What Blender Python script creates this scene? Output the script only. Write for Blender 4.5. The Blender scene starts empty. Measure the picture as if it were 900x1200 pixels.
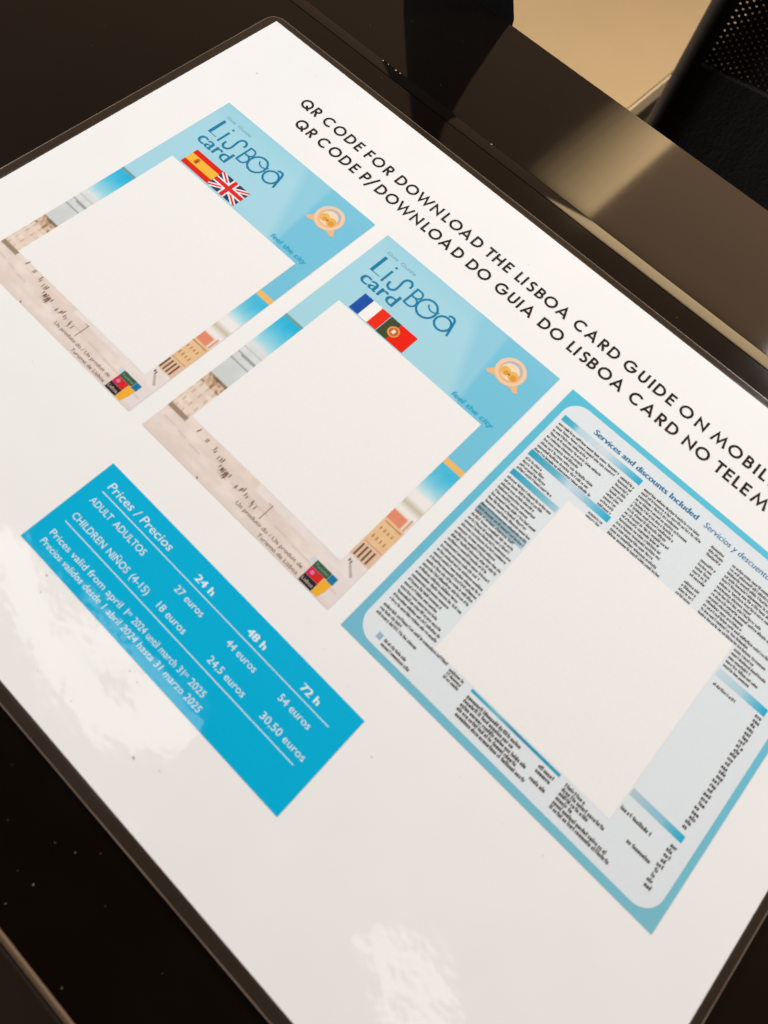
import bpy, bmesh, math, random
from mathutils import Matrix, Vector

# ---------------------------------------------------------------- camera, world, lamps, exposure
S = bpy.context.scene
COL = S.collection
MM = 0.001                      # everything below is laid out in millimetres on the sheet: x right, y towards the reader, z up


def W(x, y, z=0.0):
    return Vector((x * MM, -y * MM, z * MM))


cam_d = bpy.data.cameras.new("camera")
cam = bpy.data.objects.new("camera", cam_d)
COL.objects.link(cam)
right = Vector((0.71907971, 0.68909936, 0.0898134))
down = Vector((0.67634126, -0.66428721, -0.31825305))
fwd = Vector((-0.15964608, 0.28959382, -0.94374178))
m3 = Matrix((right, -down, -fwd)).transposed()
cam.matrix_world = Matrix.Translation(W(190.999, 160.559, 156.217)) @ m3.to_4x4()
cam_d.sensor_fit = 'AUTO'
cam_d.sensor_width = 36.0
cam_d.lens = 693.88 / 1200.0 * 36.0
cam_d.clip_start = 0.01
cam_d.clip_end = 60.0
cam_d.dof.use_dof = True
cam_d.dof.focus_distance = 0.235
cam_d.dof.aperture_fstop = cam_d.lens / 1.5      # about a 1.5 mm pupil, as on a phone
S.camera = cam

world = bpy.data.worlds.new("World")
S.world = world
world.use_nodes = True
nt = world.node_tree
bg = nt.nodes["Background"]
tc = nt.nodes.new("ShaderNodeTexCoord")
sx = nt.nodes.new("ShaderNodeSeparateXYZ")
nt.links.new(tc.outputs["Generated"], sx.inputs[0])
rmp = nt.nodes.new("ShaderNodeMapRange")
rmp.inputs["From Min"].default_value = -0.35
rmp.inputs["From Max"].default_value = 0.75
rmp.inputs["To Min"].default_value = 0.03
rmp.inputs["To Max"].default_value = 0.31
nt.links.new(sx.outputs["Y"], rmp.inputs["Value"])       # a dim interior: brighter on the far side of the counter
nt.links.new(rmp.outputs["Result"], bg.inputs["Strength"])
bg.inputs["Color"].default_value = (1.0, 0.63, 0.40, 1)


def lamp(name, loc, target, sx_, sy_, radiance, color):
    d = bpy.data.lights.new(name, 'AREA')
    d.shape = 'RECTANGLE'
    d.size = sx_
    d.size_y = sy_
    d.energy = radiance * math.pi * sx_ * sy_
    d.color = color
    o = bpy.data.objects.new(name, d)
    COL.objects.link(o)
    o.location = W(*loc)
    v = W(*target) - W(*loc)
    o.rotation_euler = v.to_track_quat('-Z', 'Y').to_euler()
    return o


def overhead_light(name, x0, x1, y0, y1, h, radiance, color):
    d = bpy.data.lights.new(name, 'AREA')
    d.shape = 'RECTANGLE'
    d.size = (x1 - x0) * MM
    d.size_y = (y1 - y0) * MM
    d.energy = radiance * math.pi * d.size * d.size_y
    d.color = color
    o = bpy.data.objects.new(name, d)
    COL.objects.link(o)
    o.location = W((x0 + x1) / 2, (y0 + y1) / 2, h)
    return o


WARM = (1.0, 0.90, 0.80)
lamp("key_light", (-1133, 80, 468), (150, 100, 0), 0.28, 0.28, 90, (0.955, 0.978, 1.0))  # added key light out of view, brightens the sheet from the left
lamp("key_light", (475, -720, 460), (150, 60, 0), 0.30, 0.30, 34, (0.955, 0.978, 1.0))  # second added key light, behind right, for the falloff down the sheet
overhead_light("overhead_light", -1250, -60, 552, 750, 2000, 2.6, (1.0, 0.97, 0.94))
slim = overhead_light("overhead_light", 690, 1090, 515, 590, 2000, 2.6, (1.0, 0.97, 0.94))
slim.rotation_euler = (0, 0, math.radians(-9))
overhead_light("overhead_light", -516, 1300, -3500, -2290, 2000, 0.95, (1.0, 0.62, 0.36))  # added panel that gives the rear ledge its brown reflection
for k, lv in enumerate((6.0, 5.0, 4.0, 3.0, 2.1, 1.3, 0.6)):        # added strips, dimmer leftward, mirrored as a soft-edged tan patch on the ledge
    overhead_light("overhead_light", -516 - 56 * (k + 1), -516 - 56 * k, -3500, -2290, 2000, lv, (1.0, 0.69, 0.35))
overhead_light("overhead_light", -1050, 1700, -7000, -3600, 2000, 4.5, (1.0, 0.72, 0.40))  # added far panel, placed so the sloped edge strip mirrors a bright line

S.view_settings.view_transform = 'Standard'
S.view_settings.look = 'None'
S.view_settings.gamma = 1.0
S.view_settings.exposure = 0.03
S.render.engine = 'CYCLES'
S.cycles.max_bounces = 6


# ---------------------------------------------------------------- materials
def lin(c):
    out = []
    for v in c[:3]:
        v = v / 255.0
        out.append(v / 12.92 if v <= 0.04045 else ((v + 0.055) / 1.055) ** 2.4)
    return out


INK = 0.92


def film_bump(t, p):
    """the slightly wavy laminate over everything that is printed"""
    N = t.nodes
    geo = N.new("ShaderNodeNewGeometry")
    n1 = N.new("ShaderNodeTexNoise")
    n1.inputs["Scale"].default_value = 22
    n1.inputs["Detail"].default_value = 1
    n2 = N.new("ShaderNodeTexNoise")
    n2.inputs["Scale"].default_value = 75
    n2.inputs["Detail"].default_value = 3
    n2.inputs["Roughness"].default_value = 0.6
    for n in (n1, n2):
        t.links.new(geo.outputs["Position"], n.inputs["Vector"])
    b1 = N.new("ShaderNodeBump")
    b1.inputs["Distance"].default_value = 0.0016
    b1.inputs["Strength"].default_value = 1
    b2 = N.new("ShaderNodeBump")
    b2.inputs["Distance"].default_value = 0.00014
    b2.inputs["Strength"].default_value = 1
    t.links.new(n1.outputs["Fac"], b1.inputs["Height"])
    t.links.new(n2.outputs["Fac"], b2.inputs["Height"])
    t.links.new(b1.outputs["Normal"], b2.inputs["Normal"])
    t.links.new(b2.outputs["Normal"], p.inputs["Coat Normal"])
    p.inputs["Coat Weight"].default_value = 1
    p.inputs["Coat Roughness"].default_value = 0.07
    p.inputs["Coat IOR"].default_value = 1.5
    p.inputs["Specular IOR Level"].default_value = 0
    p.inputs["Roughness"].default_value = 0.9


def base(name):
    m = bpy.data.materials.new(name)
    m.use_nodes = True
    return m, m.node_tree, m.node_tree.nodes["Principled BSDF"]


MATS = {}


def ink(rgb, name=None):
    """printed colour under the laminate, with a faint uneven print density"""
    key = tuple(rgb)
    if key in MATS:
        return MATS[key]
    m, t, p = base(name or "print")
    c = [v * INK for v in lin(rgb)]
    geo = t.nodes.new("ShaderNodeNewGeometry")
    n = t.nodes.new("ShaderNodeTexNoise")
    n.inputs["Scale"].default_value = 900
    n.inputs["Detail"].default_value = 3
    t.links.new(geo.outputs["Position"], n.inputs["Vector"])
    r = t.nodes.new("ShaderNodeMix")
    r.data_type = 'RGBA'
    r.inputs["A"].default_value = [v * 0.975 for v in c] + [1]
    r.inputs["B"].default_value = [min(1, v * 1.025) for v in c] + [1]
    t.links.new(n.outputs["Fac"], r.inputs["Factor"])
    t.links.new(r.outputs["Result"], p.inputs["Base Color"])
    film_bump(t, p)
    MATS[key] = m
    return m


def paper_mat():
    m, t, p = base("white_paper")
    geo = t.nodes.new("ShaderNodeNewGeometry")
    n = t.nodes.new("ShaderNodeTexNoise")
    n.inputs["Scale"].default_value = 60
    n.inputs["Detail"].default_value = 5
    t.links.new(geo.outputs["Position"], n.inputs["Vector"])
    r = t.nodes.new("ShaderNodeMix")
    r.data_type = 'RGBA'
    r.inputs["A"].default_value = (0.825, 0.822, 0.81, 1)
    r.inputs["B"].default_value = (0.865, 0.863, 0.852, 1)
    t.links.new(n.outputs["Fac"], r.inputs["Factor"])
    t.links.new(r.outputs["Result"], p.inputs["Base Color"])
    film_bump(t, p)
    return m


def picture_mat():
    m, t, p = base("printed_picture")
    a = t.nodes.new("ShaderNodeAttribute")
    a.attribute_name = "print"
    t.links.new(a.outputs["Color"], p.inputs["Base Color"])
    film_bump(t, p)
    return m


def solid(name, rgb, rough=0.4, var=0.15, scale=20, spec=0.5, bump=0.0, stretch=(1, 1, 1)):
    m, t, p = base(name)
    geo = t.nodes.new("ShaderNodeNewGeometry")
    mp = t.nodes.new("ShaderNodeMapping")
    mp.inputs["Scale"].default_value = stretch
    t.links.new(geo.outputs["Position"], mp.inputs["Vector"])
    n = t.nodes.new("ShaderNodeTexNoise")
    n.inputs["Scale"].default_value = scale
    n.inputs["Detail"].default_value = 4
    t.links.new(mp.outputs["Vector"], n.inputs["Vector"])
    r = t.nodes.new("ShaderNodeMix")
    r.data_type = 'RGBA'
    r.inputs["A"].default_value = [v * (1 - var) for v in rgb] + [1]
    r.inputs["B"].default_value = [v * (1 + var) for v in rgb] + [1]
    t.links.new(n.outputs["Fac"], r.inputs["Factor"])
    t.links.new(r.outputs["Result"], p.inputs["Base Color"])
    rr = t.nodes.new("ShaderNodeMapRange")
    rr.inputs["To Min"].default_value = rough * 0.8
    rr.inputs["To Max"].default_value = rough * 1.25
    n3 = t.nodes.new("ShaderNodeTexNoise")
    n3.inputs["Scale"].default_value = scale * 3
    t.links.new(mp.outputs["Vector"], n3.inputs["Vector"])
    t.links.new(n3.outputs["Fac"], rr.inputs["Value"])
    t.links.new(rr.outputs["Result"], p.inputs["Roughness"])
    p.inputs["Specular IOR Level"].default_value = spec
    if bump:
        b = t.nodes.new("ShaderNodeBump")
        b.inputs["Distance"].default_value = bump
        t.links.new(n.outputs["Fac"], b.inputs["Height"])
        t.links.new(b.outputs["Normal"], p.inputs["Normal"])
    return m


M_PAPER = paper_mat()
M_PIC = picture_mat()
M_FILM = solid("clear_film_rim", (0.030, 0.020, 0.0135), 0.10, 0.15, 60)
M_RIM = solid("cut_film_edge", (0.20, 0.15, 0.115), 0.25, 0.6, 45)  # pale cut plastic, with the glint along the rim put into its colour
M_RIM2 = solid("film_seal", (0.05, 0.037, 0.028), 0.2, 0.6, 60)
M_TRIM_HL = solid("tan_trim_highlight", (0.19, 0.125, 0.075), 0.35, 0.45, 50, stretch=(0.25, 1, 1))  # the trim's bevel highlight, put into colour as a tan line
M_TRIM_HL2 = solid("brown_trim_highlight", (0.09, 0.056, 0.034), 0.35, 0.45, 50, stretch=(0.25, 1, 1))  # second, dimmer highlight line of the trim, painted brown
M_DUST = solid("pale_dust", (0.30, 0.26, 0.22), 0.9, 0.2, 60)
M_COUNTER = solid("dark_counter_laminate", (0.0036, 0.0021, 0.0013), 0.07, 0.4, 30)
M_LEDGE = solid("dark_glossy_ledge", (0.0034, 0.0020, 0.0012), 0.065, 0.4, 30)
M_TRIM = solid("brown_trim", (0.014, 0.008, 0.0045), 0.55, 0.3, 40, spec=0.12, stretch=(0.1, 1, 1))
M_DESK = solid("beige_desk_laminate", (0.47, 0.325, 0.165), 0.45, 0.05, 9)
M_DESKEDGE = solid("pale_desk_edging", (0.62, 0.46, 0.27), 0.4, 0.05, 20)
M_PEDESTAL = solid("grey_brown_pedestal", (0.12, 0.085, 0.06), 0.5, 0.1, 20)
M_BLACK = solid("black_plastic", (0.005, 0.0036, 0.003), 0.5, 0.3, 60)
M_MESH = solid("black_mesh_fabric", (0.008, 0.006, 0.005), 0.8, 0.3, 200)
M_FABRIC = solid("black_seat_fabric", (0.008, 0.0058, 0.005), 0.9, 0.4, 300, bump=0.0006)
M_CHROME = solid("grey_metal", (0.25, 0.24, 0.23), 0.3, 0.1, 60)
M_FLOOR = solid("dark_floor", (0.014, 0.008, 0.0045), 0.45, 0.3, 6)

# ---------------------------------------------------------------- helpers
WORLD = {}                    # world location of each object's origin


class MB:
    def __init__(s):
        s.v, s.f, s.mi, s.mats, s.col = [], [], [], [], None
        s.lift = 0.0

    def mat(s, m):
        if m not in s.mats:
            s.mats.append(m)
        return s.mats.index(m)

    def poly(s, pts, z, m):
        """flat polygon facing up"""
        a = 0
        for (x0, y0), (x1, y1) in zip(pts, pts[1:] + pts[:1]):
            a += x0 * y1 - x1 * y0
        if a > 0:
            pts = pts[::-1]
        i = len(s.v)
        s.v += [(x, y, z) for x, y in pts]
        s.f.append(list(range(i, i + len(pts))))
        s.mi.append(s.mat(m))

    def rect(s, x0, y0, x1, y1, z, m):
        s.poly([(x0, y0), (x1, y0), (x1, y1), (x0, y1)], z, m)

    def disc(s, cx, cy, r, z, m, n=28, ry=None, a0=0, a1=360):
        ry = ry or r
        pts = [(cx + r * math.cos(math.radians(a0 + (a1 - a0) * k / n)), cy + ry * math.sin(math.radians(a0 + (a1 - a0) * k / n))) for k in range(n + (a1 - a0 < 360))]
        s.poly(pts, z, m)

    def ribbon(s, pts, w, z, m, closed=False):
        """a pen stroke of constant width with mitred joins"""
        n = len(pts)
        L, Rr = [], []
        for i in range(n):
            if closed:
                a, b, c = pts[i - 1], pts[i], pts[(i + 1) % n]
            else:
                a, b, c = pts[max(i - 1, 0)], pts[i], pts[min(i + 1, n - 1)]
            d1 = Vector((b[0] - a[0], b[1] - a[1]))
            d2 = Vector((c[0] - b[0], c[1] - b[1]))
            if d1.length < 1e-9:
                d1 = d2
            if d2.length < 1e-9:
                d2 = d1
            d1.normalize()
            d2.normalize()
            n1, n2 = Vector((-d1.y, d1.x)), Vector((-d2.y, d2.x))
            nn = n1 + n2
            if nn.length < 1e-6:
                nn = n1
            nn.normalize()
            k = min(1 / max(nn.dot(n1), 0.35), 2.2)
            L.append((b[0] + nn.x * w / 2 * k, b[1] + nn.y * w / 2 * k))
            Rr.append((b[0] - nn.x * w / 2 * k, b[1] - nn.y * w / 2 * k))
        rng = range(n if closed else n - 1)
        for i in rng:
            j = (i + 1) % n
            s.poly([L[i], L[j], Rr[j], Rr[i]], z, m)

    def box(s, x0, y0, z0, x1, y1, z1, m):
        i = len(s.v)
        s.v += [(x, y, z) for z in (z0, z1) for y in (y0, y1) for x in (x0, x1)]
        for q in ((0, 1, 3, 2), (4, 6, 7, 5), (0, 4, 5, 1), (2, 3, 7, 6), (0, 2, 6, 4), (1, 5, 7, 3)):
            s.f.append([i + k for k in q])
            s.mi.append(s.mat(m))

    def prism(s, pts, z0, z1, m):
        n = len(pts)
        i = len(s.v)
        s.v += [(x, y, z0) for x, y in pts] + [(x, y, z1) for x, y in pts]
        s.f.append(list(range(i, i + n))[::-1])
        s.f.append(list(range(i + n, i + 2 * n)))
        s.mi += [s.mat(m)] * 2
        for k in range(n):
            j = (k + 1) % n
            s.f.append([i + k, i + j, i + n + j, i + n + k])
            s.mi.append(s.mat(m))

    def tube(s, path, r, m, n=10):
        """round bar through 3-D points"""
        P = [Vector(p) for p in path]
        base_i = len(s.v)
        up = Vector((0, 0, 1))
        for k, p in enumerate(P):
            d = (P[min(k + 1, len(P) - 1)] - P[max(k - 1, 0)]).normalized()
            a = d.cross(up)
            if a.length < 1e-3:
                a = d.cross(Vector((1, 0, 0)))
            a.normalize()
            b = d.cross(a)
            for q in range(n):
                t = 2 * math.pi * q / n
                v = p + (a * math.cos(t) + b * math.sin(t)) * r
                s.v.append(tuple(v))
        for k in range(len(P) - 1):
            for q in range(n):
                q2 = (q + 1) % n
                s.f.append([base_i + k * n + q, base_i + k * n + q2, base_i + (k + 1) * n + q2, base_i + (k + 1) * n + q])
                s.mi.append(s.mat(m))
        for k in (0, len(P) - 1):
            s.f.append([base_i + k * n + q for q in range(n)])
            s.mi.append(s.mat(m))

    def build(s, name, parent=None, closed=False, bevel=0.0, seg=2, smooth=False):
        me = bpy.data.meshes.new(name)
        xs, ys, zs = zip(*s.v)
        c = W((min(xs) + max(xs)) / 2, (min(ys) + max(ys)) / 2, min(zs))
        me.from_pydata([tuple(W(*v) - c) for v in s.v], [], s.f)
        for m in s.mats:
            me.materials.append(m)
        me.polygons.foreach_set("material_index", s.mi)
        if s.col is not None:
            at = me.color_attributes.new("print", 'FLOAT_COLOR', 'POINT')
            at.data.foreach_set("color", s.col)
        if closed or bevel:
            bm = bmesh.new()
            bm.from_mesh(me)
            bmesh.ops.recalc_face_normals(bm, faces=bm.faces)
            if bevel:
                ed = [e for e in bm.edges if len(e.link_faces) == 2 and e.calc_face_angle(0) > 0.6]
                bmesh.ops.bevel(bm, geom=ed, offset=bevel * MM, segments=seg, affect='EDGES', profile=0.5)
            bm.to_mesh(me)
            bm.free()
        if smooth:
            for p in me.polygons:
                p.use_smooth = True
        me.update()
        o = bpy.data.objects.new(name, me)
        COL.objects.link(o)
        WORLD[o.name] = c
        if parent:
            o.parent = parent
            o.location = c - WORLD[parent.name]
        else:
            o.location = c
        return o


def thing(name, label, cat, x, y, z, group=None):
    o = bpy.data.objects.new(name, None)
    o.empty_display_size = 0.05
    COL.objects.link(o)
    o.location = W(x, y, z)
    WORLD[o.name] = W(x, y, z)
    o["label"] = label
    o["category"] = cat
    if group:
        o["group"] = group
    return o


# lettering set with Blender's own built-in face
_FONT = {}


def font_mesh(t):
    if t not in _FONT:
        c = bpy.data.curves.new("lettering", 'FONT')
        c.body = t
        c.resolution_u = 3
        o = bpy.data.objects.new("lettering", c)
        COL.objects.link(o)
        dg = bpy.context.evaluated_depsgraph_get()
        ev = o.evaluated_get(dg)
        me = ev.to_mesh()
        vs = [(v.co.x, v.co.y) for v in me.vertices]
        fs = [list(p.vertices) for p in me.polygons]
        ev.to_mesh_clear()
        bpy.data.objects.remove(o)
        bpy.data.curves.remove(c)
        _FONT[t] = (vs, fs)
    return _FONT[t]


CAPH = max(v[1] for v in font_mesh("H")[0])


def write(mb, t, x0, x1, ybase, cap, z, m, slant=0.0, bold=0.0):
    vs, fs = font_mesh(t)
    a, b = min(v[0] for v in vs), max(v[0] for v in vs)
    ky = cap / CAPH
    kx = (x1 - x0) / (b - a) if x1 is not None else ky
    offs = [0.0] if not bold else [-bold / 2, bold / 2]
    for q, dx in enumerate(offs):
        i = len(mb.v)
        mb.v += [(x0 + (x - a) * kx + slant * y * ky + dx, ybase - y * ky, z + q * 0.002) for x, y in vs]
        for f in fs:
            mb.f.append([i + k for k in f])
            mb.mi.append(mb.mat(m))


# ---------------------------------------------------------------- layers above the table (mm)
Z_TABLE, Z_FILM, Z_PAPER = -0.9, -0.10, -0.05
Z1, Z2, Z3, Z4 = 0.0, 0.02, 0.04, 0.06

BLACK = ink((48, 36, 31), "black_print")
WHITE = ink((245, 244, 242), "white_print")
random.seed(7)

# ================================================================ THE SETTING
fl = MB()
fl.rect(-4000, -4500, 4000, 2500, -1100, M_FLOOR)
floor = fl.build("floor")
floor["kind"] = "structure"

# ================================================================ COUNTER
counter = thing("reception_counter", "dark brown glossy counter shelf under the laminated sheet, with a seam and brown front trim", "counter", 100, 80, -38)
b = MB()
b.box(-520, -13.3, -38, 760, 240.6, Z_TABLE, M_COUNTER)
top = b.build("countertop", counter, bevel=0.35, seg=2)
b = MB()
n = 10
prof = []
y_, z_ = -13.35, Z_TABLE
for k in range(n + 1):
    prof.append((y_, z_))
    y_ -= 5.4 / n
    z_ -= 5.4 / n * math.tan(math.radians(6.0 + 4.6 * (k + .5) / n))
i0 = 0
for x in (-520, 760):
    b.v += [(x, y, z) for y, z in prof]
for k in range(n):
    b.f.append([k, n + 1 + k, n + 1 + k + 1, k + 1])
    b.mi.append(b.mat(M_LEDGE))
strip = b.build("edge_strip", counter, smooth=True)
b = MB()
b.box(-520, -74, -38, 760, -18.78, Z_TABLE - 0.80, M_LEDGE)
ledge = b.build("rear_ledge", counter, bevel=0.18, seg=2)
b = MB()
b.box(-520, -18.7, -30, 760, -13.5, -2.4, M_BLACK)
b.build("joint_filler", counter, closed=True)
b = MB()
b.box(-520, 242.35, -42, 760, 252.0, Z_TABLE - 0.5, M_TRIM)
b.build("front_trim", counter, bevel=0.9, seg=4, smooth=False)
b = MB()
b.box(-520, 240.75, -30, 760, 241.5, Z_TABLE - 0.1, M_TRIM_HL)
b.box(-520, 241.65, -30, 760, 242.2, Z_TABLE - 0.35, M_TRIM_HL2)
b.build("trim_highlight", counter, bevel=0.15)  # edge highlight modelled as two thin coloured strips

rd = random.Random(21)
spots = [(38.8, -18.3, .5), (41.5, -18.4, .45), (45.5, -18.3, .7), (47.6, -18.4, .5), (94.0, -18.2, .55), (190.1, 238.5, .22), (171.5, 221.0, .2), (170.0, 231.0, .25), (30.0, 0.0, 0)]
for q in range(26):
    spots.append((rd.uniform(-60, 60), rd.uniform(-16, 60) if rd.random() < .5 else rd.uniform(-70, -24), rd.uniform(.07, .16)))
for q in range(12):
    spots.append((rd.uniform(60, 200), rd.uniform(-70, -6), rd.uniform(.07, .15)))
for q in range(14):
    spots.append((rd.uniform(120, 240), rd.uniform(216, 238), rd.uniform(.07, .16)))
for x, y, r in spots:
    if r == 0 or (-5 < x < 301 and -4 < y < 214.5):
        continue
    zt = Z_TABLE + .004 if y > -13.3 else (Z_TABLE - .795 if y < -18.9 else Z_TABLE - .6)
    b = MB()
    a0 = rd.uniform(0, 3)
    b.poly([(x + r * rd.uniform(.5, 1) * math.cos(a0 + k * 1.05), y + r * rd.uniform(.3, .7) * math.sin(a0 + k * 1.05)) for k in range(6)], zt, M_DUST)
    b.build("dust_speck", counter)

# ================================================================ TAPERED BLACK STAND behind the counter
stand = thing("display_stand", "black tapered upright post just behind the far edge of the dark counter", "stand", 24, -90, -900)
b = MB()
right_edge = [(-120, 57), (-2, 55.5), (8, 51), (33, 41), (61, 32), (92, 30)]
left_edge = [(-120, -8), (-2, -6), (25, -2), (55, 6), (75, 13), (92, 14)]
nr = len(right_edge)
b.v += [(x, -78, z) for z, x in left_edge] + [(x, -78, z) for z, x in right_edge]
b.v += [(x * .4 + 9, -100, z) for z, x in left_edge] + [(x * .3 + 7, -100, z) for z, x in right_edge]
for k in range(nr - 1):
    for q in ((k, nr + k, nr + k + 1, k + 1), (2 * nr + k, 2 * nr + k + 1, 3 * nr + k + 1, 3 * nr + k),
              (k, k + 1, 2 * nr + k + 1, 2 * nr + k), (nr + k, 3 * nr + k, 3 * nr + k + 1, nr + k + 1)):
        b.f.append(list(q))
        b.mi.append(b.mat(M_BLACK))
for k in (0, nr - 1):
    b.f.append([k, nr + k, 3 * nr + k, 2 * nr + k])
    b.mi.append(b.mat(M_BLACK))
b.build("post", stand, closed=True)
b = MB()
b.box(-6, -112, -1088, 50, -78, -120.5, M_BLACK)
b.build("column", stand, bevel=2)
b = MB()
b.box(-110, -230, -1100, 150, -60, -1088.5, M_BLACK)
b.build("base_plate", stand, bevel=3)

# ================================================================ BEIGE DESK
desk = thing("office_desk", "beige topped desk with pale edging, lower than and behind the dark counter", "desk", -700, -900, -1100)
b = MB()
b.box(-1500, -1750, -405, -62, -130, -380, M_DESK)
b.build("desktop", desk, bevel=0.8)
b = MB()
b.box(-60.5, -1750, -405, -57, -130, -380.3, M_DESKEDGE)
b.build("edge_band", desk, bevel=0.8)
b = MB()
b.box(-470, -1650, -1095, -72, -150, -406, M_PEDESTAL)
ped = b.build("drawer_pedestal", desk, bevel=2)
for k in range(3):
    b = MB()
    b.box(-440, -149, -1080 + k * 222, -100, -138, -872 + k * 222, M_PEDESTAL)
    d = b.build("drawer_front", ped, bevel=2)
b = MB()
b.box(-1480, -1650, -1100, -1455, -150, -406, M_PEDESTAL)
b.build("side_panel", desk, bevel=1)

# ================================================================ OFFICE CHAIR
chair = thing("office_chair", "black office chair with a mesh back, beside the beige desk", "chair", 262, -660, -1100)
CX0, CX1, CZ0, CZ1 = 30, 492, -520, 110


def back_y(x):
    u = (x - (CX0 + CX1) / 2) / ((CX1 - CX0) / 2)
    return -455 + 35 * u * u


def rr(x0, z0, x1, z1, r, n=8):
    pts = []
    for cx, cz, a0 in ((x1 - r, z1 - r, 0), (x0 + r, z1 - r, 90), (x0 + r, z0 + r, 180), (x1 - r, z0 + r, 270)):
        for k in range(n + 1):
            a = math.radians(a0 + 90 * k / n)
            pts.append((cx + r * math.cos(a), cz + r * math.sin(a)))
    return pts


b = MB()
path = []
prev = None
for (x, z) in rr(CX0 + 9, CZ0 + 9, CX1 - 9, CZ1 - 9, 60):
    if prev:
        steps = max(1, int(math.hypot(x - prev[0], z - prev[1]) / 40))
        for k in range(1, steps + 1):
            xx, zz = prev[0] + (x - prev[0]) * k / steps, prev[1] + (z - prev[1]) * k / steps
            path.append((xx, back_y(xx), zz))
    else:
        path.append((x, back_y(x), z))
    prev = (x, z)
x, z = rr(CX0 + 9, CZ0 + 9, CX1 - 9, CZ1 - 9, 60)[0]
path.append((x, back_y(x), z))
b.tube(path, 10, M_BLACK, 10)
bf = b.build("back_frame", chair, closed=True, smooth=True)
# woven mesh: two families of threads
b = MB()
pitch, th = 4.8, 1.85


def thread(pts):
    i = len(b.v)
    for (x, z) in pts:
        y = back_y(x)
        b.v.append((x, y, z))
    return i


for fam in (1, -1):
    span = (CZ1 - CZ0) + (CX1 - CX0)
    c = -span
    while c < span:
        pts = []
        seg = 12
        for k in range(seg + 1):
            x = CX0 + 12 + (CX1 - CX0 - 24) * k / seg
            z = fam * (x - CX0) * 0.62 + c
            pts.append((x, z))
        # clip to the panel
        keep = [(x, z) for x, z in pts if True]
        for (xa, za), (xb, zb) in zip(keep, keep[1:]):
            if max(za, zb) > CZ1 - 12 or min(za, zb) < CZ0 + 12:
                lo_z, hi_z = CZ0 + 12, CZ1 - 12
                if min(za, zb) > hi_z or max(za, zb) < lo_z:
                    continue
                ta, tb = 0.0, 1.0
                d = zb - za
                for lim, sgn in ((hi_z, 1), (lo_z, -1)):
                    if (za - lim) * sgn > 0:
                        ta = max(ta, (lim - za) / d)
                    if (zb - lim) * sgn > 0:
                        tb = min(tb, (lim - za) / d)
                xa, xb, za, zb = xa + (xb - xa) * ta, xa + (xb - xa) * tb, za + d * ta, za + d * tb
            i = len(b.v)
            off = 0.3 * fam
            b.v += [(xa, back_y(xa) + off, za - th), (xb, back_y(xb) + off, zb - th), (xb, back_y(xb) + off, zb + th), (xa, back_y(xa) + off, za + th)]
            b.f.append([i, i + 1, i + 2, i + 3])
            b.mi.append(b.mat(M_MESH))
        c += pitch
b.build("back_mesh", chair)
b = MB()
for k in range(16):
    xa, xb = CX0 + 8 + (CX1 - CX0 - 16) * k / 16, CX0 + 8 + (CX1 - CX0 - 16) * (k + 1) / 16
    i = len(b.v)
    b.v += [(x, back_y(x) + dy, z) for x in (xa, xb) for dy in (-6, 6) for z in (CZ0 + 20, -172)]
    for q in ((0, 1, 3, 2), (4, 6, 7, 5), (0, 4, 5, 1), (2, 3, 7, 6), (1, 5, 7, 3), (0, 2, 6, 4)):
        b.f.append([i + c for c in q])
        b.mi.append(b.mat(M_FABRIC))
b.build("back_pad", chair)
b = MB()
b.box(25, -930, -655, 497, -470, -585, M_FABRIC)
b.build("seat", chair, bevel=28, seg=5, smooth=True)
b = MB()
b.tube([(262, -470, -640), (262, -425, -600), (262, -432, -480), (262, -445, -300)], 22, M_BLACK, 12)
b.build("back_support", chair, closed=True, smooth=True)
for sx_ in (-1, 1):
    x = 262 + sx_ * 262
    b = MB()
    b.tube([(262 + sx_ * 200, -700, -630), (x, -700, -600), (x, -700, -400)], 14, M_BLACK, 10)
    arm = b.build("armrest", chair, closed=True, smooth=True)
    b = MB()
    b.box(x - 35, -820, -398, x + 35, -580, -372, M_BLACK)
    b.build("arm_pad", arm, bevel=10, seg=3)
b = MB()
b.tube([(262, -690, -656), (262, -690, -1000)], 26, M_CHROME, 16)
b.build("gas_lift", chair, closed=True)
for k in range(5):
    a = math.radians(90 + 72 * k)
    ex, ey = 262 + 290 * math.cos(a), -690 + 290 * math.sin(a)
    b = MB()
    b.tube([(262, -690, -1005), (262 + 150 * math.cos(a), -690 + 150 * math.sin(a), -1015), (ex, ey, -1035)], 19, M_BLACK, 10)
    lg = b.build("leg", chair, closed=True, smooth=True)
    b = MB()
    b.tube([(ex - 20, ey, -1072), (ex + 20, ey, -1072)], 27, M_BLACK, 16)
    b.build("caster", lg, closed=True)

# ================================================================ LAMINATED SHEET
sign = thing("laminated_sign", "white laminated sheet with blue printed panels and flags, lying on the dark counter", "sign", 148, 105, Z_TABLE)


def round_rect(x0, y0, x1, y1, r, n=7):
    pts = []
    for cx, cy, a0 in ((x1 - r, y1 - r, 0), (x0 + r, y1 - r, 90), (x0 + r, y0 + r, 180), (x1 - r, y0 + r, 270)):
        for k in range(n + 1):
            a = math.radians(a0 + 90 * k / n)
            pts.append((cx + r * math.cos(a), cy + r * math.sin(a)))
    return pts


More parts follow.
